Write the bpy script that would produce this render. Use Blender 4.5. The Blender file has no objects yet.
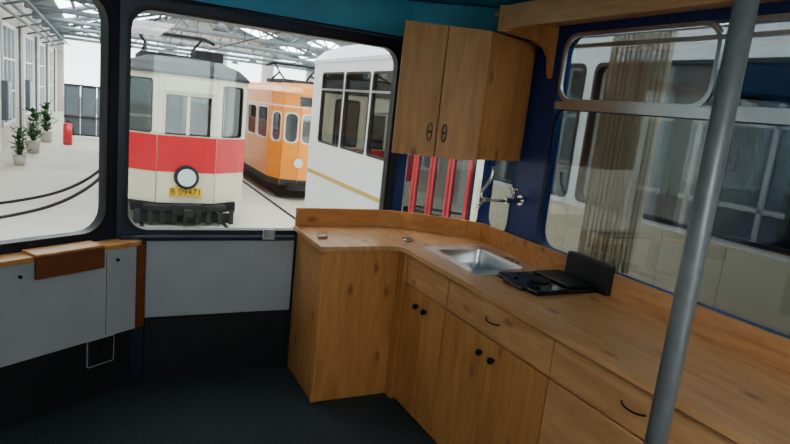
import bpy, bmesh, math, random
from mathutils import Vector, Matrix
random.seed(3)
col=bpy.context.scene.collection

# ---------------------------------------------------------------- materials
def nmat(name):
    m=bpy.data.materials.new(name); m.use_nodes=True
    nt=m.node_tree; b=nt.nodes['Principled BSDF']
    return m,nt,b
def mat(name,c,rough=.5,metal=0,var=.12,scale=6,bump=0,spec=.5,coat=0):
    m,nt,b=nmat(name)
    b.inputs['Roughness'].default_value=rough; b.inputs['Metallic'].default_value=metal
    b.inputs['Specular IOR Level'].default_value=spec
    b.inputs['Coat Weight'].default_value=coat
    tc=nt.nodes.new('ShaderNodeTexCoord'); n=nt.nodes.new('ShaderNodeTexNoise')
    n.inputs['Scale'].default_value=scale; n.inputs['Detail'].default_value=5
    nt.links.new(tc.outputs['Object'],n.inputs['Vector'])
    r=nt.nodes.new('ShaderNodeValToRGB')
    r.color_ramp.elements[0].position=.3; r.color_ramp.elements[1].position=.7
    r.color_ramp.elements[0].color=[max(0,x*(1-var)) for x in c]+[1]
    r.color_ramp.elements[1].color=[min(1,x*(1+var)) for x in c]+[1]
    nt.links.new(n.outputs['Fac'],r.inputs['Fac']); nt.links.new(r.outputs['Color'],b.inputs['Base Color'])
    if bump:
        bp=nt.nodes.new('ShaderNodeBump'); bp.inputs['Strength'].default_value=bump; bp.inputs['Distance'].default_value=.01
        nt.links.new(n.outputs['Fac'],bp.inputs['Height']); nt.links.new(bp.outputs['Normal'],b.inputs['Normal'])
    return m
def wood(name,axis,c1=(.48,.18,.042),c2=(.72,.33,.098),rough=.45):
    m,nt,b=nmat(name); L=nt.links
    b.inputs['Roughness'].default_value=rough
    tc=nt.nodes.new('ShaderNodeTexCoord'); mp=nt.nodes.new('ShaderNodeMapping')
    s=[7,7,7]; s[axis]=.9
    mp.inputs['Scale'].default_value=s; L.new(tc.outputs['Object'],mp.inputs['Vector'])
    n=nt.nodes.new('ShaderNodeTexNoise'); n.inputs['Scale'].default_value=1.6; n.inputs['Detail'].default_value=7; n.inputs['Distortion'].default_value=1.4
    L.new(mp.outputs[0],n.inputs['Vector'])
    w=nt.nodes.new('ShaderNodeTexNoise'); w.inputs['Scale'].default_value=9; w.inputs['Detail'].default_value=3
    L.new(mp.outputs[0],w.inputs['Vector'])
    r=nt.nodes.new('ShaderNodeValToRGB'); r.color_ramp.elements[0].position=.30; r.color_ramp.elements[1].position=.62
    r.color_ramp.elements[0].color=list(c1)+[1]; r.color_ramp.elements[1].color=list(c2)+[1]
    ad=nt.nodes.new('ShaderNodeMath'); ad.operation='MULTIPLY_ADD'; ad.inputs[1].default_value=.3; 
    L.new(w.outputs['Fac'],ad.inputs[0]); 
    mu=nt.nodes.new('ShaderNodeMath'); mu.operation='MULTIPLY'; mu.inputs[1].default_value=.7
    L.new(n.outputs['Fac'],mu.inputs[0]); L.new(mu.outputs[0],ad.inputs[2]); L.new(ad.outputs[0],r.inputs['Fac'])
    mp2=nt.nodes.new('ShaderNodeMapping'); s2=[6,6,6]; s2[axis]=3.0; mp2.inputs['Scale'].default_value=s2
    L.new(tc.outputs['Object'],mp2.inputs['Vector'])
    v=nt.nodes.new('ShaderNodeTexVoronoi'); v.inputs['Scale'].default_value=1.15; L.new(mp2.outputs[0],v.inputs['Vector'])
    kr=nt.nodes.new('ShaderNodeValToRGB'); kr.color_ramp.elements[0].position=.03; kr.color_ramp.elements[1].position=.17
    kr.color_ramp.elements[0].color=(.48,.36,.30,1); kr.color_ramp.elements[1].color=(1,1,1,1)
    L.new(v.outputs['Distance'],kr.inputs['Fac'])
    mx=nt.nodes.new('ShaderNodeMixRGB'); mx.blend_type='MULTIPLY'; mx.inputs[0].default_value=1
    L.new(r.outputs['Color'],mx.inputs[1]); L.new(kr.outputs['Color'],mx.inputs[2]); L.new(mx.outputs[0],b.inputs['Base Color'])
    return m
def glass(name,tint=(.92,.96,.95),gl=.10):
    m=bpy.data.materials.new(name); m.use_nodes=True; nt=m.node_tree; nt.nodes.clear()
    o=nt.nodes.new('ShaderNodeOutputMaterial'); t=nt.nodes.new('ShaderNodeBsdfTransparent'); t.inputs[0].default_value=list(tint)+[1]
    g=nt.nodes.new('ShaderNodeBsdfGlossy'); g.inputs['Roughness'].default_value=.02
    mx=nt.nodes.new('ShaderNodeMixShader'); lw=nt.nodes.new('ShaderNodeLayerWeight'); lw.inputs['Blend'].default_value=.12
    ml=nt.nodes.new('ShaderNodeMath'); ml.operation='MULTIPLY_ADD'; ml.inputs[1].default_value=.6; ml.inputs[2].default_value=gl*.4
    nt.links.new(lw.outputs['Fresnel'],ml.inputs[0]); nt.links.new(ml.outputs[0],mx.inputs[0])
    nt.links.new(t.outputs[0],mx.inputs[1]); nt.links.new(g.outputs[0],mx.inputs[2]); nt.links.new(mx.outputs[0],o.inputs[0])
    return m
def emis(name,c,s):
    m,nt,b=nmat(name); b.inputs['Base Color'].default_value=list(c)+[1]
    b.inputs['Emission Color'].default_value=list(c)+[1]; b.inputs['Emission Strength'].default_value=s
    return m
WV=wood('wood_vertical',2); WY=wood('wood_along_y',1,(.56,.25,.09),(.78,.41,.175),.34); WX=wood('wood_along_x',0)
WRED=wood('wood_reddish',0,(.15,.040,.014),(.22,.065,.020))
NAVY=mat('navy_paint',(.010,.017,.045),.4); BLUE=mat('blue_paint',(.010,.040,.20),.35); TEAL=mat('teal_paint',(.10,.46,.66),.5)
BLACK=mat('black_rubber',(.006,.006,.007),.5); DARK=mat('dark_wall',(.007,.007,.009),.7)
CARPET=mat('carpet_grey',(.024,.034,.038),.95,var=.7,scale=110,bump=.6)
GREY=mat('grey_laminate',(.43,.45,.47),.5,var=.04); ALU=mat('aluminium',(.62,.63,.64),.3,1,var=.05)
STEEL=mat('stainless_steel',(.66,.67,.68),.25,1,var=.04,scale=30); CHROME=mat('chrome',(.7,.7,.7),.08,1,var=0)
POLE=mat('pole_grey_paint',(.15,.16,.16),.4,.3,var=.1,scale=40)
BGL=mat('black_glass',(.006,.006,.007),.08,var=0); KNOB=mat('knob_dark',(.02,.015,.012),.3,.6)
GL=glass('window_glass'); GLR=glass('tinted_side_glass',(.60,.64,.64),.22); GL2=glass('tram_glass',(.36,.42,.41),.5); GL3=glass('dark_tram_glass',(.12,.16,.155),.4)
CREAM=mat('cream_paint',(.70,.64,.48),.35,coat=.3,var=.04,scale=2); RED=mat('red_paint',(.62,.008,.02),.3,coat=.3,var=.05,scale=2)
DRED=mat('door_red_paint',(.38,.02,.03),.4,var=.05,scale=2)
BEIGE=mat('beige_paint',(.64,.55,.38),.45,var=.04,scale=2); BEIGE2=mat('beige_seam_paint',(.36,.31,.23),.45,var=.04)
ORANGE=mat('orange_paint',(.92,.28,.002),.3,coat=.2,var=.05,scale=2); WHITE=mat('white_paint',(.74,.75,.74),.4,var=.03,scale=2)
ROOFG=mat('roof_grey',(.045,.047,.050),.9,spec=.15); CHASS=mat('chassis_dark',(.018,.017,.016),.8,var=.4,spec=.2); YEL=mat('plate_yellow',(.9,.5,.01),.4,var=.02)
CONC=mat('hall_floor_concrete',(.56,.52,.44),.6,var=.1,scale=.8); HWALL=mat('hall_wall_plaster',(.56,.48,.43),.8,var=.07,scale=.8)
STEELW=mat('truss_grey_steel',(.12,.14,.16),.7); ROOFM=mat('hall_roof_boards',(.15,.18,.21),.9,var=.1,scale=1)
SKY=emis('skylight_glow',(.93,.97,1),13); WING=emis('daylight_pane',(.9,.96,1),4.0)
GREEN=mat('leaf_green',(.015,.08,.010),.6,var=.5); TERRA=mat('pot_white',(.5,.45,.4),.7)
SLATE=mat('slate_metal',(.09,.11,.13),.6)
SEATR=mat('seat_fabric_brown',(.20,.06,.04),.8); GOLD=mat('gold_stripe',(.55,.35,.08),.4)
LENS=mat('lamp_lens',(.65,.75,.75),.1,var=.02); ORH=mat('handle_orange',(.7,.25,.1),.5)
CURT,nt,b=nmat('sheer_curtain')
tc=nt.nodes.new('ShaderNodeTexCoord'); wv=nt.nodes.new('ShaderNodeTexWave'); wv.bands_direction='Y'; wv.inputs['Scale'].default_value=9; wv.inputs['Distortion'].default_value=.4
nt.links.new(tc.outputs['Object'],wv.inputs['Vector'])
r_=nt.nodes.new('ShaderNodeValToRGB'); r_.color_ramp.elements[0].color=(.50,.34,.17,1); r_.color_ramp.elements[1].color=(.95,.80,.54,1)
nt.links.new(wv.outputs['Fac'],r_.inputs['Fac']); nt.links.new(r_.outputs['Color'],b.inputs['Base Color'])
b.inputs['Roughness'].default_value=.9; b.inputs['Alpha'].default_value=.66

# ---------------------------------------------------------------- helpers
def grp(name):
    e=bpy.data.objects.new(name,None); col.objects.link(e); return e
def add(name,parent,me,m,smooth=False):
    me.materials.clear(); me.materials.append(m)
    o=bpy.data.objects.new(name,me); col.objects.link(o)
    if parent: o.parent=parent
    if smooth:
        for p in me.polygons: p.use_smooth=True
    return o
def bev(o,w,seg=2):
    b=o.modifiers.new('bevel','BEVEL'); b.width=w; b.segments=seg; b.limit_method='ANGLE'
def box(name,parent,x0,x1,y0,y1,z0,z1,m,bevel=0):
    return prism(name,parent,[(x0,y0),(x1,y0),(x1,y1),(x0,y1)],z0,z1,m,bevel)
def prism(name,parent,pts,z0,z1,m,bevel=0):
    bm=bmesh.new()
    a=[bm.verts.new((x,y,z0)) for x,y in pts]; b=[bm.verts.new((x,y,z1)) for x,y in pts]
    n=len(pts); bm.faces.new(a[::-1]); bm.faces.new(b)
    for i in range(n): bm.faces.new((a[i],a[(i+1)%n],b[(i+1)%n],b[i]))
    bmesh.ops.recalc_face_normals(bm,faces=bm.faces)
    me=bpy.data.meshes.new(name); bm.to_mesh(me); bm.free()
    o=add(name,parent,me,m)
    if bevel: bev(o,bevel)
    return o
def inw(p0,p1):
    d=(Vector(p1)-Vector(p0)).normalized(); return d,Vector((d.y,-d.x))
def obox(name,parent,p0,p1,z0,z1,o0,o1,m,bevel=0):
    d,n=inw(p0,p1); p0=Vector(p0);p1=Vector(p1)
    return prism(name,parent,[tuple(p0+n*o0),tuple(p1+n*o0),tuple(p1+n*o1),tuple(p0+n*o1)],z0,z1,m,bevel)
def rrect(u0,u1,v0,v1,r,k=5):
    r=min(r,(u1-u0)/2-.001,(v1-v0)/2-.001)
    if r<=0.001: return [(u0,v0),(u1,v0),(u1,v1),(u0,v1)]
    P=[]
    for cx,cy,a in ((u1-r,v0+r,-90),(u1-r,v1-r,0),(u0+r,v1-r,90),(u0+r,v0+r,180)):
        for i in range(k+1):
            t=math.radians(a+90*i/k); P.append((cx+r*math.cos(t),cy+r*math.sin(t)))
    return P
def plate(name,parent,loops,thick,M,m):
    cu=bpy.data.curves.new(name,'CURVE'); cu.dimensions='2D'; cu.fill_mode='BOTH'; cu.extrude=thick/2
    for lp in loops:
        s=cu.splines.new('POLY'); s.points.add(len(lp)-1)
        for i,(x,y) in enumerate(lp): s.points[i].co=(x,y,0,1)
        s.use_cyclic_u=True
    t=bpy.data.objects.new('tmp',cu); col.objects.link(t)
    dg=bpy.context.evaluated_depsgraph_get(); dg.update()
    me=bpy.data.meshes.new_from_object(t.evaluated_get(dg)); bpy.data.objects.remove(t); 
    me.transform(M); me.name=name
    return add(name,parent,me,m)
def WM(p0,p1,off=0):
    d,n=inw(p0,p1)
    return Matrix(((d.x,0,n.x,p0[0]+n.x*off),(d.y,0,n.y,p0[1]+n.y*off),(0,1,0,0),(0,0,0,1)))
def wallh(name,parent,p0,p1,z0,z1,holes,thick,m,r=.08,frame=None,fw=.025,gm=None,off=0,ft=.016):
    L=(Vector(p1)-Vector(p0)).length; M=WM(p0,p1,off)
    lo=[[(0,z0),(L,z0),(L,z1),(0,z1)]]+[rrect(*h[:4],r) for h in holes]
    o=plate(name,parent,lo,thick,M,m)
    par=o if parent is None else parent
    for i,h in enumerate(holes):
        if frame: plate('gasket_%d'%i,par,[rrect(h[0]-fw*.3,h[1]+fw*.3,h[2]-fw*.3,h[3]+fw*.3,r),rrect(h[0]+fw,h[1]-fw,h[2]+fw,h[3]-fw,r)],thick+ft,M,frame)
        if gm and len(h)==4: plate('glass_%d'%i,par,[rrect(h[0],h[1],h[2],h[3],r)],.004,M,gm)
    return o
def tube(name,parent,pts,r,m,smooth=True,bez=False):
    cu=bpy.data.curves.new(name,'CURVE'); cu.dimensions='3D'; cu.bevel_depth=r; cu.bevel_resolution=4; cu.use_fill_caps=True
    if bez:
        s=cu.splines.new('NURBS'); s.points.add(len(pts)-1); s.order_u=3; s.use_endpoint_u=True
    else:
        s=cu.splines.new('POLY'); s.points.add(len(pts)-1)
    for i,p in enumerate(pts): s.points[i].co=(*p,1)
    t=bpy.data.objects.new('tmp',cu); col.objects.link(t)
    dg=bpy.context.evaluated_depsgraph_get(); dg.update()
    me=bpy.data.meshes.new_from_object(t.evaluated_get(dg)); bpy.data.objects.remove(t); me.name=name
    return add(name,parent,me,m,smooth)
def cyl(name,parent,c,ax,r,h,m,seg=24,r2=None):
    bm=bmesh.new(); bmesh.ops.create_cone(bm,cap_ends=True,segments=seg,radius1=r,radius2=r if r2 is None else r2,depth=h)
    q=Vector((0,0,1)).rotation_difference(Vector(ax)).to_matrix().to_4x4()
    bmesh.ops.transform(bm,matrix=Matrix.Translation(c)@q,verts=bm.verts)
    me=bpy.data.meshes.new(name); bm.to_mesh(me); bm.free()
    o=add(name,parent,me,m); 
    for p in me.polygons: p.use_smooth=len(p.vertices)==4
    return o
def ball(name,parent,c,r,m,s=(1,1,1)):
    bm=bmesh.new(); bmesh.ops.create_uvsphere(bm,u_segments=20,v_segments=12,radius=r)
    bmesh.ops.transform(bm,matrix=Matrix.Translation(c)@Matrix.Diagonal((*s,1)),verts=bm.verts)
    me=bpy.data.meshes.new(name); bm.to_mesh(me); bm.free(); return add(name,parent,me,m,True)
def loft(name,parent,outline,levels,m):
    cx=sum(p[0] for p in outline)/len(outline); y0=min(p[1] for p in outline); y1=max(p[1] for p in outline); w=max(p[0] for p in outline)-cx
    bm=bmesh.new(); R=[]
    for ins,z in levels:
        ring=[]
        for x,y in outline:
            sx=1-ins/w; cy=(y0+y1)/2; sy=1-ins/((y1-y0)/2)
            ring.append(bm.verts.new((cx+(x-cx)*sx,cy+(y-cy)*sy,z)))
        R.append(ring)
    n=len(outline)
    for a,b in zip(R,R[1:]):
        for i in range(n): bm.faces.new((a[i],a[(i+1)%n],b[(i+1)%n],b[i]))
    bm.faces.new(R[-1]); bm.faces.new(R[0][::-1]); bmesh.ops.recalc_face_normals(bm,faces=bm.faces)
    me=bpy.data.meshes.new(name); bm.to_mesh(me); bm.free(); return add(name,parent,me,m)

# ---------------------------------------------------------------- tram interior shell
XR=2.2; XL=-.80; FY=3.42; CY=3.08; H=2.32; YB=-3.2
A=(XL,2.855);B=(.08,FY);Cc=(1.72,FY);D=(XR,CY)
fl=prism('floor',None,[(XL,YB),(XR,YB),D,Cc,B,A],-.05,0,CARPET)
ce=prism('ceiling',None,[(XL,YB),(XR,YB),D,Cc,B,A],H,H+.05,TEAL)
L1=(Vector(B)-Vector(A)).length; L3=(Vector(D)-Vector(Cc)).length
wallh('wall_front',None,B,Cc,0,H,[(.045,1.58,.855,2.03)],.05,NAVY,.10,BLACK,.015,GL)
wallh('wall_front_left',None,A,B,0,H,[(.05,L1-.06,.855,2.05)],.05,NAVY,.12,BLACK,.015,GL)
wallh('wall_front_right',None,Cc,D,0,H,[(.06,L3-.015,.96,2.03)],.05,BLUE,.05,BLUE,.012,GL)
wallh('wall_right',None,D,(XR,YB),0,H,[(.02,.32,.96,2.05),(CY-2.52,CY-.55,.99,2.14),(CY-.3,CY+1.7,.99,2.14),(CY+1.95,CY+3.0,.99,2.14)],.06,BLUE,.10,BLUE,.012,GLR,ft=.006)
wallh('wall_left',None,(XL,YB),A,0,H,[(.2,1.9,.9,2.1),(2.1,3.9,.9,2.1),(4.1,5.8,.9,2.1)],.05,NAVY,.1,BLACK,.015,GL)
wallh('wall_back',None,(XR,YB),(XL,YB),0,H,[(.2,2.8,.9,2.1)],.05,NAVY,.1,BLACK,.015,GL)
for i,(p,q) in enumerate(((A,B),(B,Cc),(Cc,D))):
    obox('trim_%d'%(i+1),None,p,q,2.085,2.31,.026,.05,TEAL,.01)
tube('trim_4',None,[(A[0]+.07,A[1]-.03,2.08),(B[0]+.02,B[1]-.07,2.08),(Cc[0]-.02,Cc[1]-.07,2.08),(D[0]-.07,D[1]-.03,2.08)],.010,NAVY)

fp=grp('front_wall_panel')
obox('laminate_panel',fp,(.235,FY),(1.065,FY),.37,.81,.028,.05,GREY,.004)
obox('sill_ledge',fp,(.10,FY),(1.065,FY),.822,.845,.028,.075,NAVY,.008)
obox('lower_dark_panel',fp,(.235,FY),(1.065,FY),.004,.36,.028,.045,DARK,.003)
obox('sill_bracket',fp,(.86,FY),(.93,FY),.825,.89,.078,.10,GREY,.006)

P1=(.19,3.325)
sc=grp('window_shelf_cabinet')
Pa=(-.38,2.955)
d,n=inw(Pa,P1); Pm=Vector(P1); Pf=Vector(Pa)-d*.38
prism('shelf_top',sc,[tuple(Pf+n*.012),tuple(Pm+n*.012),(.215,3.365),(.09,3.385),tuple(Pf-n*.10)],.80,.825,WX,.004)
obox('front_panel',sc,Pf,P1,.33,.797,-.018,0,GREY,.003)
obox('lower_panel',sc,Pf,P1,.0,.325,-.05,-.03,DARK,.003)
def on(s): return Vector(Pa)+d*s
for s_ in (.50,-.18):
    a_=on(s_); b_=on(s_+.003); prism('seam',sc,[tuple(a_),tuple(b_),tuple(b_+n*.001),tuple(a_+n*.001)],.34,.79,CHROME)
prism('end_strip',sc,[(.185,3.315),(.232,3.345),(.232,3.362),(.185,3.345)],.33,.80,WRED,.002)
eb=grp('wooden_switch_box')
s0,s1=.135,.47
prism('body',eb,[tuple(on(s0)+n*.034),tuple(on(s1)+n*.034),tuple(on(s1)-n*.09),tuple(on(s0)-n*.09)],.826,.838,WX,.003)
prism('front_board',eb,[tuple(on(s0)+n*.034),tuple(on(s1)+n*.034),tuple(on(s1)+n*.015),tuple(on(s0)+n*.015)],.72,.826,WRED,.004)
ha=grp('floor_vent_hatch')
Mh=WM(Pa,P1,-.024)
plate('frame',ha,[rrect(.415,.565,.175,.322,.008),rrect(.418,.562,.178,.319,.006)],.010,Mh,GREY)
plate('cover',ha,[rrect(.419,.561,.179,.318,.006)],.006,Mh,DARK)
plate('grip',ha,[rrect(.48,.505,.240,.262,.006)],.012,Mh,KNOB)
for i,(s,z) in enumerate(((.08,.74),(-.3,.74),(.56,.74))):
    pp=on(s)+n*.006; cyl('stud',sc,(pp.x,pp.y,z),(n.x,n.y,0),.008,.012,KNOB,12)

# ---------------------------------------------------------------- kitchen unit
k=grp('kitchen_base_cabinet')
box('corner_front',k,1.085,1.53,2.875,2.895,.0,.878,WV,.003)
box('corner_side',k,1.075,1.093,2.875,3.36,.0,.878,WV,.003)
box('corner_edge',k,1.07,1.10,2.868,2.9,.0,.878,WV,.006)
box('carcass_front',k,1.565,1.58,-.6,2.875,.0,.878,WV)
box('filler',k,1.53,1.57,2.80,2.885,.0,.878,WV,.003)
units=[(2.35,2.80),(1.587,2.35),(.80,1.587),(.05,.80),(-.6,.05)]
for i,(a,b) in enumerate(units):
    box('drawer_front_%d'%i,k,1.542,1.562,a+.003,b-.003,.715,.868,WY,.003)
    if i in (0,1,4):
        mid=(a+b)/2
        for j,(c,e) in enumerate(((a+.003,mid-.002),(mid+.002,b-.003))):
            box('door_%d_%d'%(i,j),k,1.542,1.562,c,e,.03,.708,WV,.003)
            yk=mid+(-.045 if j==0 else .045)
            ball('knob_%d_%d'%(i,j),k,(1.522,yk,.632),.016,KNOB); cyl('knob_stem_%d_%d'%(i,j),k,(1.535,yk,.632),(1,0,0),.006,.02,KNOB,12)
    else:
        for j,(z0,z1) in enumerate(((.38,.708),(.03,.373))):
            box('drawer_low_%d_%d'%(i,j),k,1.542,1.562,a+.003,b-.003,z0,z1,WY,.003)
    if i>0:
        mid=(a+b)/2
        tube('handle_%d'%i,k,[(1.542,mid-.05,.795),(1.526,mid-.035,.792),(1.522,mid,.790),(1.526,mid+.035,.792),(1.542,mid+.05,.795)],.0032,KNOB,bez=True)
ct=plate('worktop',k,[[(1.05,2.855),(1.47,2.855),(1.51,2.84),(1.525,2.80),(1.525,-.62),(2.155,-.62),(2.155,3.045),(1.70,3.37),(1.05,3.37)],
    rrect(1.68,2.02,2.32,2.76,.06)],.025,Matrix.Translation((0,0,.8925)),WY)
bev(ct,.003)
tube('joint_line',k,[(1.54,2.86,.9052),(1.66,2.98,.9052),(1.72,3.36,.9052)],.0012,KNOB)
def strip(name,pts,z0,z1,th,m):
    bm=bmesh.new(); V=[]
    for i,p in enumerate(pts):
        p=Vector(p); a=Vector(pts[max(i-1,0)]); b=Vector(pts[min(i+1,len(pts)-1)])
        dd=(b-a).normalized(); nn=Vector((dd.y,-dd.x))
        q=p+nn*th
        V.append([bm.verts.new((*p,z0)),bm.verts.new((*p,z1)),bm.verts.new((*q,z1)),bm.verts.new((*q,z0))])
    for a,b in zip(V,V[1:]):
        for i in range(4): bm.faces.new((a[i],a[(i+1)%4],b[(i+1)%4],b[i]))
    bm.faces.new(V[0]); bm.faces.new(V[-1][::-1]); bmesh.ops.recalc_face_normals(bm,faces=bm.faces)
    me=bpy.data.meshes.new(name); bm.to_mesh(me); bm.free(); return add(name,k,me,m)
strip('backsplash_corner',[(1.06,3.375),(1.3,3.38),(1.6,3.375),(1.75,3.325),(1.95,3.18),(2.09,3.07),(2.153,2.98),(2.153,2.20)],.905,1.015,.018,WX)
strip('backsplash_side',[(2.153,1.92),(2.153,-.6)],.905,1.015,.018,WY)
for i,(x,y) in enumerate(((1.12,3.05),(1.62,2.97))):
    box('clamp_%d'%i,k,x-.03,x+.03,y-.02,y+.02,.905,.925,CHROME,.006)
s=grp('stainless_sink')
Ms=Matrix.Translation((0,0,.9085))
o=plate('rim',s,[rrect(1.635,2.07,2.26,2.83,.04),rrect(1.69,2.0,2.34,2.75,.05)],.007,Ms,STEEL); bev(o,.002)
bm=bmesh.new(); rings=[]
for ins,z in ((0,.910),(.012,.86),(.02,.78),(.06,.765)):
    rings.append([bm.verts.new((x,y,z)) for x,y in rrect(1.69+ins,2.0-ins,2.34+ins,2.75-ins,.05)])
for a,b in zip(rings,rings[1:]):
    for i in range(len(a)): bm.faces.new((a[i],a[(i+1)%len(a)],b[(i+1)%len(a)],b[i]))
bm.faces.new(rings[-1]); me=bpy.data.meshes.new('basin'); bm.to_mesh(me); bm.free(); add('basin',s,me,STEEL,True)
cyl('drain',s,(1.85,2.57,.768),(0,0,1),.035,.006,CHROME)
for i in range(3): cyl('overflow_%d'%i,s,(2.035,2.46+i*.05,.913),(0,0,1),.010,.003,BLACK,12)
h=grp('black_gas_hob')
box('base_plate',h,1.74,2.145,1.94,2.245,.906,.93,BGL,.008)
box('burner_tray',h,1.94,2.11,1.96,2.22,.93,.942,BLACK,.005)
box('raised_lid',h,2.105,2.145,1.89,2.18,.906,1.05,BLACK,.008)
box('front_grip',h,1.715,1.76,2.02,2.16,.907,.925,BLACK,.006)
cyl('burner',h,(1.88,2.09,.935),(0,0,1),.045,.008,BLACK); 
for i in range(2): cyl('dial_%d'%i,h,(1.79,2.0+i*.16,.934),(0,0,1),.011,.012,KNOB,16)
f=grp('wall_faucet')
cyl('wall_flange',f,(2.158,2.66,1.22),(1,0,0),.028,.02,CHROME)
tube('valve_body',f,[(2.150,2.66,1.22),(2.05,2.66,1.215)],.017,CHROME)
cyl('lever',f,(2.10,2.66,1.26),(0,0,1),.012,.06,CHROME,12)
tube('lever_bar',f,[(2.10,2.62,1.285),(2.10,2.72,1.285)],.006,CHROME)
tube('spout',f,[(2.06,2.66,1.215),(1.93,2.67,1.21),(1.88,2.68,1.24),(1.93,2.68,1.30),(1.955,2.68,1.36),(1.95,2.68,1.40)],.009,CHROME,bez=True)
tube('nozzle',f,[(1.93,2.67,1.212),(1.885,2.67,1.20),(1.875,2.67,1.165)],.009,CHROME,bez=True)

# ---------------------------------------------------------------- upper cabinet
u=grp('upper_wall_cabinet')
Q=[(1.34,2.73),(1.75,2.57),(2.15,2.71),(2.15,3.04),(1.72,3.36),(1.655,3.36)]
prism('carcass',u,Q,1.44,2.085,WV,.003)
q0=Vector(Q[0]);q1=Vector(Q[1]); dd=(q1-q0).normalized(); nn=Vector((dd.y,-dd.x)); LL=(q1-q0).length
for j,(a,b) in enumerate(((.0,LL*.49),(LL*.49+.004,LL))):
    pa=q0+dd*a+nn*.0025; pb=q0+dd*b+nn*.0025
    prism('door_%d'%j,u,[tuple(pa),tuple(pb),tuple(pb+nn*.018),tuple(pa+nn*.018)],1.435,2.085,WV,.003)
    hx=q0+dd*(LL*.49+(-.035 if j==0 else .04))+nn*.026
    pts=[]
    for t in range(17):
        an=2*math.pi*t/16; pts.append((hx.x+dd.x*.012*math.cos(an),hx.y+dd.y*.012*math.cos(an),1.56+.045*math.sin(an)))
    tube('handle_ring_%d'%j,u,pts,.0028,KNOB)
    cyl('handle_boss_%d'%j,u,(hx.x-nn.x*.004,hx.y-nn.y*.004,1.56),(nn.x,nn.y,0),.008,.012,KNOB,12)
pl=grp('wooden_pelmet_shelf')
box('front_board',pl,1.78,1.80,-1.5,2.55,2.10,2.21,WY,.003)
box('underside_board',pl,1.80,2.155,-1.5,2.64,2.17,2.19,WY,.003)
prism('cabinet_link',pl,[(1.76,2.545),(1.80,2.5),(2.15,2.6),(2.15,2.67)],2.087,2.21,WX,.003)
bm=bmesh.new()
prof=[(2.155,2.165),(2.155,1.90),(2.14,1.93),(2.13,2.0),(2.09,2.05),(2.0,2.08),(1.92,2.10),(1.9,2.165)]
a=[bm.verts.new((x,2.55,z)) for x,z in prof]; b=[bm.verts.new((x,2.585,z)) for x,z in prof]
bm.faces.new(a); bm.faces.new(b[::-1])
for i in range(len(prof)): bm.faces.new((a[i],a[(i+1)%len(prof)],b[(i+1)%len(prof)],b[i]))
bmesh.ops.recalc_face_normals(bm,faces=bm.faces); me=bpy.data.meshes.new('corbel'); bm.to_mesh(me); bm.free(); add('corbel',pl,me,WV)

w=grp('window_1')
Mw=WM(D,(XR,YB),.030)
ua=CY-2.50
plate('slide_frame_1',w,[rrect(ua,CY-1.60,1.78,2.13,.09),rrect(ua+.018,CY-1.618,1.80,2.112,.08)],.016,Mw,ALU)
plate('slide_frame_2',w,[rrect(CY-1.58,CY-.56,1.78,2.13,.05),rrect(CY-1.555,CY-.585,1.80,2.11,.04)],.016,Mw,ALU)
plate('slide_bar',w,[rrect(ua+.08,CY-.6,2.055,2.072,.004)],.02,Mw,ALU)
plate('mid_rail',w,[rrect(ua,CY-.56,1.745,1.785,.01)],.026,Mw,ALU)
plate('lower_frame',w,[rrect(ua,CY-.56,.995,1.75,.08),rrect(ua+.012,CY-.572,1.007,1.74,.075)],.010,Mw,NAVY)
bm=bmesh.new(); pr=[]
for i in range(81):
    y=2.27-.36*i/80; x=2.262+.016*math.sin(i*.95)+.005*math.sin(i*.4)
    pr.append((bm.verts.new((x,y,1.0)),bm.verts.new((x,y,1.55)),bm.verts.new((x,y,2.12))))
for a,b in zip(pr,pr[1:]):
    bm.faces.new((a[0],b[0],b[1],a[1])); bm.faces.new((a[1],b[1],b[2],a[2]))
me=bpy.data.meshes.new('window_curtain'); bm.to_mesh(me); bm.free(); wc=add('window_curtain',None,me,CURT,True)
tube('curtain_rod',wc,[(2.262,2.48,2.125),(2.262,.6,2.125)],.006,ALU)

gp=grp('grab_pole')
cyl('pole',gp,(.98,.695,H/2),(0,0,1),.020,H-.006,POLE,32)
cyl('floor_flange',gp,(.98,.695,.01),(0,0,1),.05,.016,POLE,32); cyl('ceiling_flange',gp,(.98,.695,H-.012),(0,0,1),.05,.016,POLE,32)

# ---------------------------------------------------------------- hall
HZ=-.8; HX0=-2.7; HX1=15; HY0=-12; HY1=46
hf=box('floor.001',None,HX0,HX1,HY0,HY1,HZ-.1,HZ,CONC)
wl=wallh('wall_hall_left',None,(HX0,HY0),(HX0,HY1),HZ,4.2,[],.2,HWALL)
for i in range(9):
    y=HY0+3.2+i*6
    plate('niche_frame',wl,[rrect(y-HY0,y-HY0+3,-.1,3.0,.02),rrect(y-HY0+.12,y-HY0+2.88,0,2.88,.02)],.05,WM((HX0,HY0),(HX0,HY1),.12),WHITE)
    for t in (1,2): box('niche_bar',wl,HX0+.1,HX0+.14,y+t,y+t+.06,-.1,3.0,WHITE)
    for t in (1,2): box('niche_crossbar',wl,HX0+.1,HX0+.14,y,y+3,t-.1,t-.04,WHITE)
    box('niche_panel',wl,HX0+.1,HX0+.11,y,y+3,-.1,3.0,ROOFM)
    box('column',wl,HX0+.10,HX0+.26,y+4.3,y+4.6,HZ,4.0,WHITE,.02)
wallh('wall_hall_far',None,(HX0,HY1),(HX1,HY1),HZ,7.4,[(.5+i*3.5,3.2+i*3.5,.2,4.6) for i in range(5)],.2,HWALL,.05,WHITE,.08,WING)
wallh('wall_hall_right',None,(HX1,HY1),(HX1,HY0),HZ,4.2,[(2+i*5,5+i*5,-.2,3.2) for i in range(11)],.2,WHITE,.05,STEELW,.08,WING)
wallh('wall_hall_rear',None,(HX1,HY0),(HX0,HY0),HZ,7.4,[(.5+i*3.5,3.2+i*3.5,.2,4.6) for i in range(5)],.2,HWALL,.05,WHITE,.08,WING)
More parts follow.
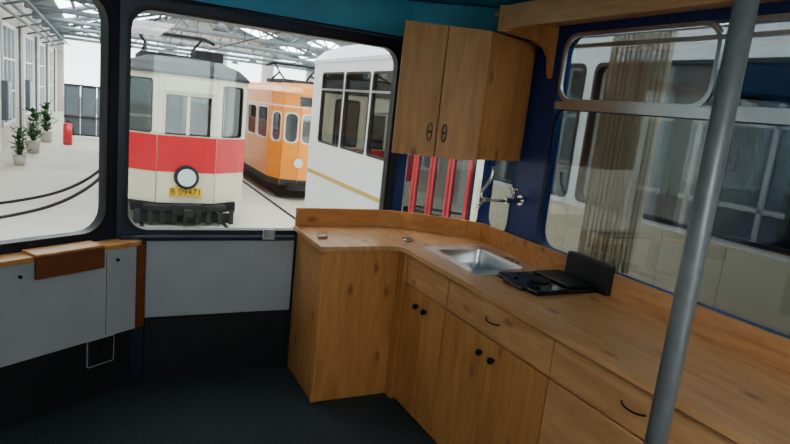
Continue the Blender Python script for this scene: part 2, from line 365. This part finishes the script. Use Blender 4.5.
RX=6.15; RZ=6.8; EZ=4.1
def slope(name,xa,xb,m,dz=0,ya=HY0,yb=HY1,par=None):
    f=lambda x: EZ+(RZ-EZ)*(1-abs(x-RX)/(RX-HX0))+dz
    bm=bmesh.new(); v=[bm.verts.new(p) for p in ((xa,ya,f(xa)),(xb,ya,f(xb)),(xb,yb,f(xb)),(xa,yb,f(xa)),(xa,ya,f(xa)+.06),(xb,ya,f(xb)+.06),(xb,yb,f(xb)+.06),(xa,yb,f(xa)+.06))]
    for q in ((0,1,2,3),(7,6,5,4),(0,4,5,1),(1,5,6,2),(2,6,7,3),(3,7,4,0)): bm.faces.new([v[i] for i in q])
    bmesh.ops.recalc_face_normals(bm,faces=bm.faces)
    me=bpy.data.meshes.new(name); bm.to_mesh(me); bm.free(); return add(name,par,me,m)
slope('ceiling.001',HX0,RX,ROOFM); slope('ceiling.002',RX,HX1,ROOFM)
sk=grp('roof_skylight')
for i in range(9):
    y=HY0+2+i*6.2
    for (a,b) in ((-1.6,.6),(2,4.6),(7.7,10.3),(11.5,13.7)):
        slope('skylight_pane',a,b,SKY,-.03,y,y+3.6,sk)
tr=grp('roof_truss')
for i in range(13):
    y=HY0+1+i*4.6
    tube('bottom_chord',tr,[(HX0+.12,y,3.9),(HX1-.12,y,3.9)],.09,STEELW,False)
    tube('top_chord',tr,[(HX0+.12,y,EZ-.1),(RX,y,RZ-.12),(HX1-.12,y,EZ-.1)],.09,STEELW,False)
    P=[]
    for j in range(13):
        x=HX0+.12+(HX1-HX0-.24)*j/12
        P.append((x,y,3.9 if j%2==0 else EZ-.12+(RZ-EZ)*(1-abs(x-RX)/(RX-HX0))))
    tube('web',tr,P,.05,STEELW,False)
for x in (-1,1.5,4,8.3,11,13): tube('purlin',tr,[(x,HY0+.2,EZ-.2+(RZ-EZ)*(1-abs(x-RX)/(RX-HX0))),(x,HY1-.2,EZ-.2+(RZ-EZ)*(1-abs(x-RX)/(RX-HX0)))],.07,STEELW,False)
ow=grp('overhead_wire')
for cx in (1.4,4.4):
    tube('wire',ow,[(cx,HY0+.2,3.4),(cx,HY1-.2,3.4)],.02,CHASS,False)
    for i in range(12): tube('dropper',ow,[(cx,HY0+1+i*4.6,3.4),(cx,HY0+1+i*4.6,3.9)],.012,CHASS,False)
hl=grp('hall_lamp')
for i in range(7):
    for x in (3.0,7.0):
        y=13+i*4.6; tube('cord',hl,[(x,y,3.45),(x,y,3.9)],.012,CHASS,False); cyl('shade',hl,(x,y,3.38),(0,0,1),.24,.2,SLATE,20,.07)
pi=grp('wall_pipe')
for z in (3.15,3.4): tube('pipe',pi,[(HX0+.5,6,z),(HX0+.5,44,z)],.05,SLATE)
tube('pipe',pi,[(HX0+.9,6,3.5),(HX0+.9,44,3.5)],.04,SLATE)
for i in range(10): tube('rack_arm',pi,[(HX0+.1,8+i*3.4,3.05),(HX0+1.0,8+i*3.4,3.35)],.035,SLATE)
for i in range(6): tube('downpipe',pi,[(HX0+.2,12.9+i*6,3.1),(HX0+.2,12.9+i*6,-.7)],.04,SLATE)
wb=grp('wall_switch_cabinet')
for y in (19.9,25.9): box('case',wb,HX0+.15,HX0+.4,y,y+.7,.2,1.3,SLATE,.02); box('door',wb,HX0+.4,HX0+.42,y+.04,y+.66,.24,1.26,GREY,.01)
tk=grp('tram_track')
for cx in (1.4,4.4):
    for s_ in (-.72,.72): box('rail',tk,cx+s_-.035,cx+s_+.035,HY0+.2,HY1-1,HZ,HZ+.012,CHASS)
tk2=grp('tram_track')
for dx in (0,1.44):
    tube('curved_rail',tk2,[(-2.5,10.4+dx,HZ),(-1.5,11.2+dx,HZ),(-.5,13.0+dx,HZ),(.3,18+dx,HZ),(.55,25,HZ)],.045,CHASS,False,bez=True)
def plant(x,y,s):
    g=grp('potted_plant'); cyl('pot',g,(x,y,HZ+.2*s),(0,0,1),.16*s,.4*s,TERRA,20,.22*s)
    bm=bmesh.new()
    for i in range(90):
        a=random.uniform(0,6.28); t=random.uniform(.1,1); r=random.uniform(.2,.42)*s; z=HZ+.4*s+random.uniform(.1,1.0)*s
        c=Vector((x+r*math.cos(a)*t,y+r*math.sin(a)*t,z)); e=Vector((math.cos(a),math.sin(a),random.uniform(-.4,.8)))*.26*s; sd=Vector((-math.sin(a),math.cos(a),0))*.08*s
        v=[bm.verts.new(q) for q in (c-e*.5,c+sd,c+e*.6,c-sd)]; bm.faces.new(v)
        b0=Vector((x,y,HZ+.35*s)); v=[bm.verts.new(q) for q in (b0,b0+Vector((.02,0,0)),c)]; bm.faces.new(v)
    me=bpy.data.meshes.new('leaves'); bm.to_mesh(me); bm.free(); add('leaves',g,me,GREEN)
plant(-1.85,18,.7); plant(-1.80,21.0,.95); plant(-1.70,24.5,1.0)
def exting(x,y,z0=HZ):
    fe=grp('fire_extinguisher'); cyl('cylinder_body',fe,(x,y,z0+.36),(0,0,1),.15,.68,RED,20); ball('shoulder',fe,(x,y,z0+.70),.15,RED,(1,1,.6)); cyl('valve',fe,(x,y,z0+.84),(0,0,1),.03,.14,BLACK,12); tube('hose',fe,[(x,y,z0+.88),(x+.18,y,z0+.8),(x+.17,y-.02,z0+.35)],.02,BLACK,bez=True)
exting(-1.0,24)
gm_=grp('metal_workshop_screen')
for i in range(3):
    box('panel',gm_,-1.25+i*.58,-.70+i*.58,27.0,27.04,HZ+.1,HZ+2.1,SLATE,.01)
    box('panel_inset',gm_,-1.2+i*.58,-.75+i*.58,26.98,27.0,HZ+.9,HZ+2.0,ROOFM,.01)
for z in (.1,.8,2.05): box('crossbar',gm_,-1.27,.48,26.94,26.99,HZ+z,HZ+z+.06,ROOFG)
for x in (-1.25,.42): box('foot',gm_,x,x+.06,26.8,27.2,HZ,HZ+.12,ROOFG)

# ---------------------------------------------------------------- trams
def tram(name,pts,z0,z1,holes,body,bands,roof,roofz,lower=CHASS,gm=GL2,fr=BLACK,r=.06):
    g=grp(name)
    for i in range(len(pts)-1):
        wallh('body_side_%d'%i,g,pts[i],pts[i+1],z0,z1,holes[i],.05,body,r,fr,.02,gm)
        for (a,b,m) in bands: obox('paint_band',g,pts[i],pts[i+1],a,b,-.034,-.026,m)
    prism('tram_floor',g,pts,z0,z0+.1,lower)
    loft('roof',g,pts,[(-.05,z1),(-.05,z1+.05),(.12,z1+(roofz-z1)*.6),(.4,roofz-.03),(.7,roofz)],roof)
    return g
def run(L,a,b,w=.95,gap=.12,z0=.85,z1=1.65):
    out=[];u=a
    while u+w<b: out.append((u,u+w,z0,z1)); u+=w+gap
    return out
pr=[(2.45,23),(2.45,11.4),(1.88,11.0),(.90,11.0),(.35,11.4),(.35,23)]
Ls=[(Vector(pr[i+1])-Vector(pr[i])).length for i in range(5)]
rt_=tram('red_white_tram',pr,-.38,1.84,[run(Ls[0],.3,Ls[0]-.2),[(.1,Ls[1]-.10,.83,1.74)],[(.08,Ls[2]-.08,.83,1.50)],[(.10,Ls[3]-.1,.83,1.74)],run(Ls[4],.3,Ls[4]-.2)],CREAM,[(.17,.80,RED)],ROOFG,2.18,fr=CHASS,gm=GL3)
box('window_mullion',rt_,1.36,1.41,10.955,11.0,.83,1.50,CREAM)
for xx in (.98,1.77): box('window_stile',rt_,xx,xx+.03,10.955,11.0,.83,1.50,CREAM)
box('destination_box',rt_,.97,1.81,10.93,10.97,1.56,1.78,CREAM,.01)
cyl('headlight_ring',rt_,(1.39,10.93,.09),(0,1,0),.21,.09,BLACK,32); cyl('headlight_lens',rt_,(1.39,10.875,.09),(0,1,0),.155,.03,LENS,32)
box('number_plate',rt_,1.11,1.67,10.94,10.965,-.26,-.10,YEL,.005)
fc=bpy.data.curves.new('plate_text','FONT'); fc.body='B 09471'; fc.size=.16; fc.align_x='CENTER'; fc.align_y='CENTER'; fc.extrude=.003
to=bpy.data.objects.new('tmp',fc); col.objects.link(to); dg=bpy.context.evaluated_depsgraph_get(); dg.update()
me=bpy.data.meshes.new_from_object(to.evaluated_get(dg)); bpy.data.objects.remove(to)
me.transform(Matrix.Translation((1.39,10.932,-.18))@Matrix.Rotation(math.pi/2,4,'X')); add('plate_text',rt_,me,BLACK)
box('bumper',rt_,.7,2.1,10.85,11.1,-.52,-.40,CHASS,.03); box('buffer_head',rt_,1.15,1.65,10.72,10.86,-.56,-.36,CHASS,.03)
box('coupler',rt_,1.32,1.48,10.5,10.9,-.56,-.44,CHASS,.02)
box('chassis_beam',rt_,.5,2.3,11.1,22.5,-.55,-.38,CHASS); 
box('life_guard',rt_,.55,2.25,10.98,11.02,-.74,-.56,CHASS)
for i in range(9): box('guard_slat',rt_,.57+i*.2,.65+i*.2,10.94,10.98,-.76,-.5,BLACK)
for x in (.68,2.12):
    for y in (12.4,14.2,19.5,21.3): cyl('wheel',rt_,(x,y,-.46),(1,0,0),.33,.1,CHASS,28)
def panto(g,cx,cy,z):
    for dx in (-.5,.5):
        tube('panto_lower',g,[(cx+dx,cy-.7,z),(cx+dx*.9,cy+.1,z+.22),(cx+dx,cy+.8,z)],.03,CHASS,False)
        tube('panto_upper',g,[(cx+dx*.9,cy+.1,z+.22),(cx+dx*1.2,cy,z+.42)],.025,CHASS,False)
    tube('panto_shoe',g,[(cx-.85,cy,z+.36),(cx-.65,cy,z+.44),(cx+.65,cy,z+.44),(cx+.85,cy,z+.36)],.035,CHASS,False)
    box('panto_base',g,cx-.6,cx+.6,cy-.9,cy+.9,z-.06,z+.03,CHASS,.01)
    for dx in (-.5,.5):
        for dy in (-.7,.7): cyl('insulator',g,(cx+dx,cy+dy,z-.02),(0,0,1),.06,.12,WHITE,12)
panto(rt_,1.25,13,2.20); box('roof_resistor',rt_,1.6,2.1,11.9,12.7,2.10,2.35,CHASS,.02)
box('roof_walkway',rt_,1.0,1.9,11.8,22,2.16,2.21,CHASS,.01)
po=[(6.1,28),(6.1,14.6),(5.9,14.15),(5.5,14.0),(4.35,14.0),(3.98,14.15),(3.8,14.6),(3.8,28)]
Lo=[(Vector(po[i+1])-Vector(po[i])).length for i in range(7)]
ot=tram('orange_tram',po,-.45,1.75,[run(Lo[0],.3,Lo[0]-.2,1.1,.12,.6,1.4),[],[],[(.05,.55,.60,1.32),(.62,1.12,.60,1.32)],[(.04,Lo[4]-.03,.60,1.32)],[(.06,Lo[5]-.04,.60,1.32)],run(Lo[6],.3,Lo[6]-.2,1.1,.12,.6,1.4)],ORANGE,[(-.45,-.3,ROOFG),(1.45,1.48,WHITE)],ORANGE,2.05,fr=WHITE,gm=GL3,r=.12)
box('destination_box',ot,4.3,5.4,13.93,13.98,1.50,1.72,ROOFG,.02)
for x in (4.35,5.4): cyl('headlight',ot,(x,13.95,.12),(0,1,0),.11,.06,LENS,24)
box('bumper',ot,4.1,5.8,13.8,14.1,-.55,-.38,CHASS,.03); box('chassis',ot,4.0,5.9,14.3,27.5,-.75,-.45,CHASS)
for x in (4.2,5.7):
    for y in (16,18,24,26): cyl('wheel',ot,(x,y,-.46),(1,0,0),.33,.1,CHASS,28)
panto(ot,4.9,16.5,2.12)
pw=[(3.3,-6),(3.3,9.95),(3.5,10.4),(5.3,10.4),(5.5,9.95),(5.5,-6),(3.3,-6)]
hs=[(.3,2.7,1.12,2.14),(2.8,5.2,1.12,2.14),(5.3,7.6,1.12,2.14),(7.7,9.4,1.12,2.14),(9.5,10.6,1.12,2.14),(10.78,12.34,-.35,2.1,0),(12.6,13.45,1.0,2.12),(13.53,14.45,1.0,2.12),(14.53,15.5,1.0,2.12)]
wt=tram('white_tram',pw,-.5,2.28,[hs,[],[(.3,1.5,1.0,2.0)],[],[(.3+i*1.5,1.7+i*1.5,1.05,2.12) for i in range(10)],[(.4,1.8,1.05,2.1)]],WHITE,[],WHITE,2.62,gm=GL2,r=.06)
obox('gold_line',wt,(3.3,6.5),(3.3,9.9),.44,.50,-.036,-.026,GOLD)
obox('beige_skirt',wt,(3.3,-6),(3.3,4.7),-.5,1.08,-.036,-.026,BEIGE)
for i in range(24): box('skirt_seam',wt,3.2635,3.2645,-5.8+i*.44,-5.793+i*.44,-.5,1.07,BEIGE2)
for i in range(4):
    y0=4.82+i*.38
    plate('door_leaf',wt,[rrect(y0+6,y0+6+.36,-.35,2.08,.02),rrect(y0+6.05,y0+6.31,.1,2.0,.05)],.03,WM(pw[0],pw[1],-.04),DRED)
    plate('door_glass',wt,[rrect(y0+6.05,y0+6.31,.1,2.0,.05)],.004,WM(pw[0],pw[1],-.04),GL2)
for h_ in hs:
    if len(h_)==4: box('window_slider_rail',wt,3.255,3.28,h_[0]-6,h_[1]-6,1.84,1.87,ALU)
box('chassis',wt,3.5,5.3,-5.5,9.5,-.75,-.5,CHASS)
for x in (3.68,5.12):
    for y in (-4,-2,5.8,7.6): cyl('wheel',wt,(x,y,-.46),(1,0,0),.33,.1,CHASS,28)
for i in range(9):
    y=-4+i*1.05
    for xa in (3.6,4.75):
        box('seat_back',wt,xa,xa+.5,y,y+.06,.75,1.32,SEATR,.04); box('seat_pan',wt,xa,xa+.5,y,y+.42,.35,.43,SEATR,.03)
        box('seat_stem',wt,xa+.2,xa+.28,y+.15,y+.22,-.4,.36,CHASS)
        tube('seat_handle',wt,[(xa+.05,y,1.3),(xa+.08,y-.02,1.42),(xa+.42,y-.02,1.42),(xa+.45,y,1.3)],.018,ORH,bez=True)
panto(wt,4.4,7,2.68)

# ---------------------------------------------------------------- lights, world
wd=bpy.data.worlds.new('world'); bpy.context.scene.world=wd; wd.use_nodes=True
bg=wd.node_tree.nodes['Background']; bg.inputs[0].default_value=(.8,.9,1,1); bg.inputs[1].default_value=1
def area(name,loc,rot,sx,sy,e,c=(1,1,1)):
    l=bpy.data.lights.new(name,'AREA'); l.shape='RECTANGLE'; l.size=sx; l.size_y=sy; l.energy=e; l.color=c
    o=bpy.data.objects.new(name,l); col.objects.link(o); o.location=loc; o.rotation_euler=rot; return o
area('cabin_fill_light',(.5,-1.0,2.28),(0,0,0),.4,2.0,34,(.95,.98,1))  # unseen fill light added behind the camera to brighten the cabin, no real fixture

# ---------------------------------------------------------------- camera
F=590
up=Vector((335,3103,590)).normalized(); fwv=Vector((-295,144,-590)).normalized(); rtv=fwv.cross(up).normalized()
R=Matrix((rtv,fwv,up))
cam=bpy.data.cameras.new('camera'); cam.sensor_width=36; cam.lens=36*F/790; cam.clip_start=.05; cam.clip_end=200
co=bpy.data.objects.new('camera',cam); col.objects.link(co)
co.matrix_world=Matrix.Translation((0,0,1.65))@R.to_4x4()
bpy.context.scene.camera=co
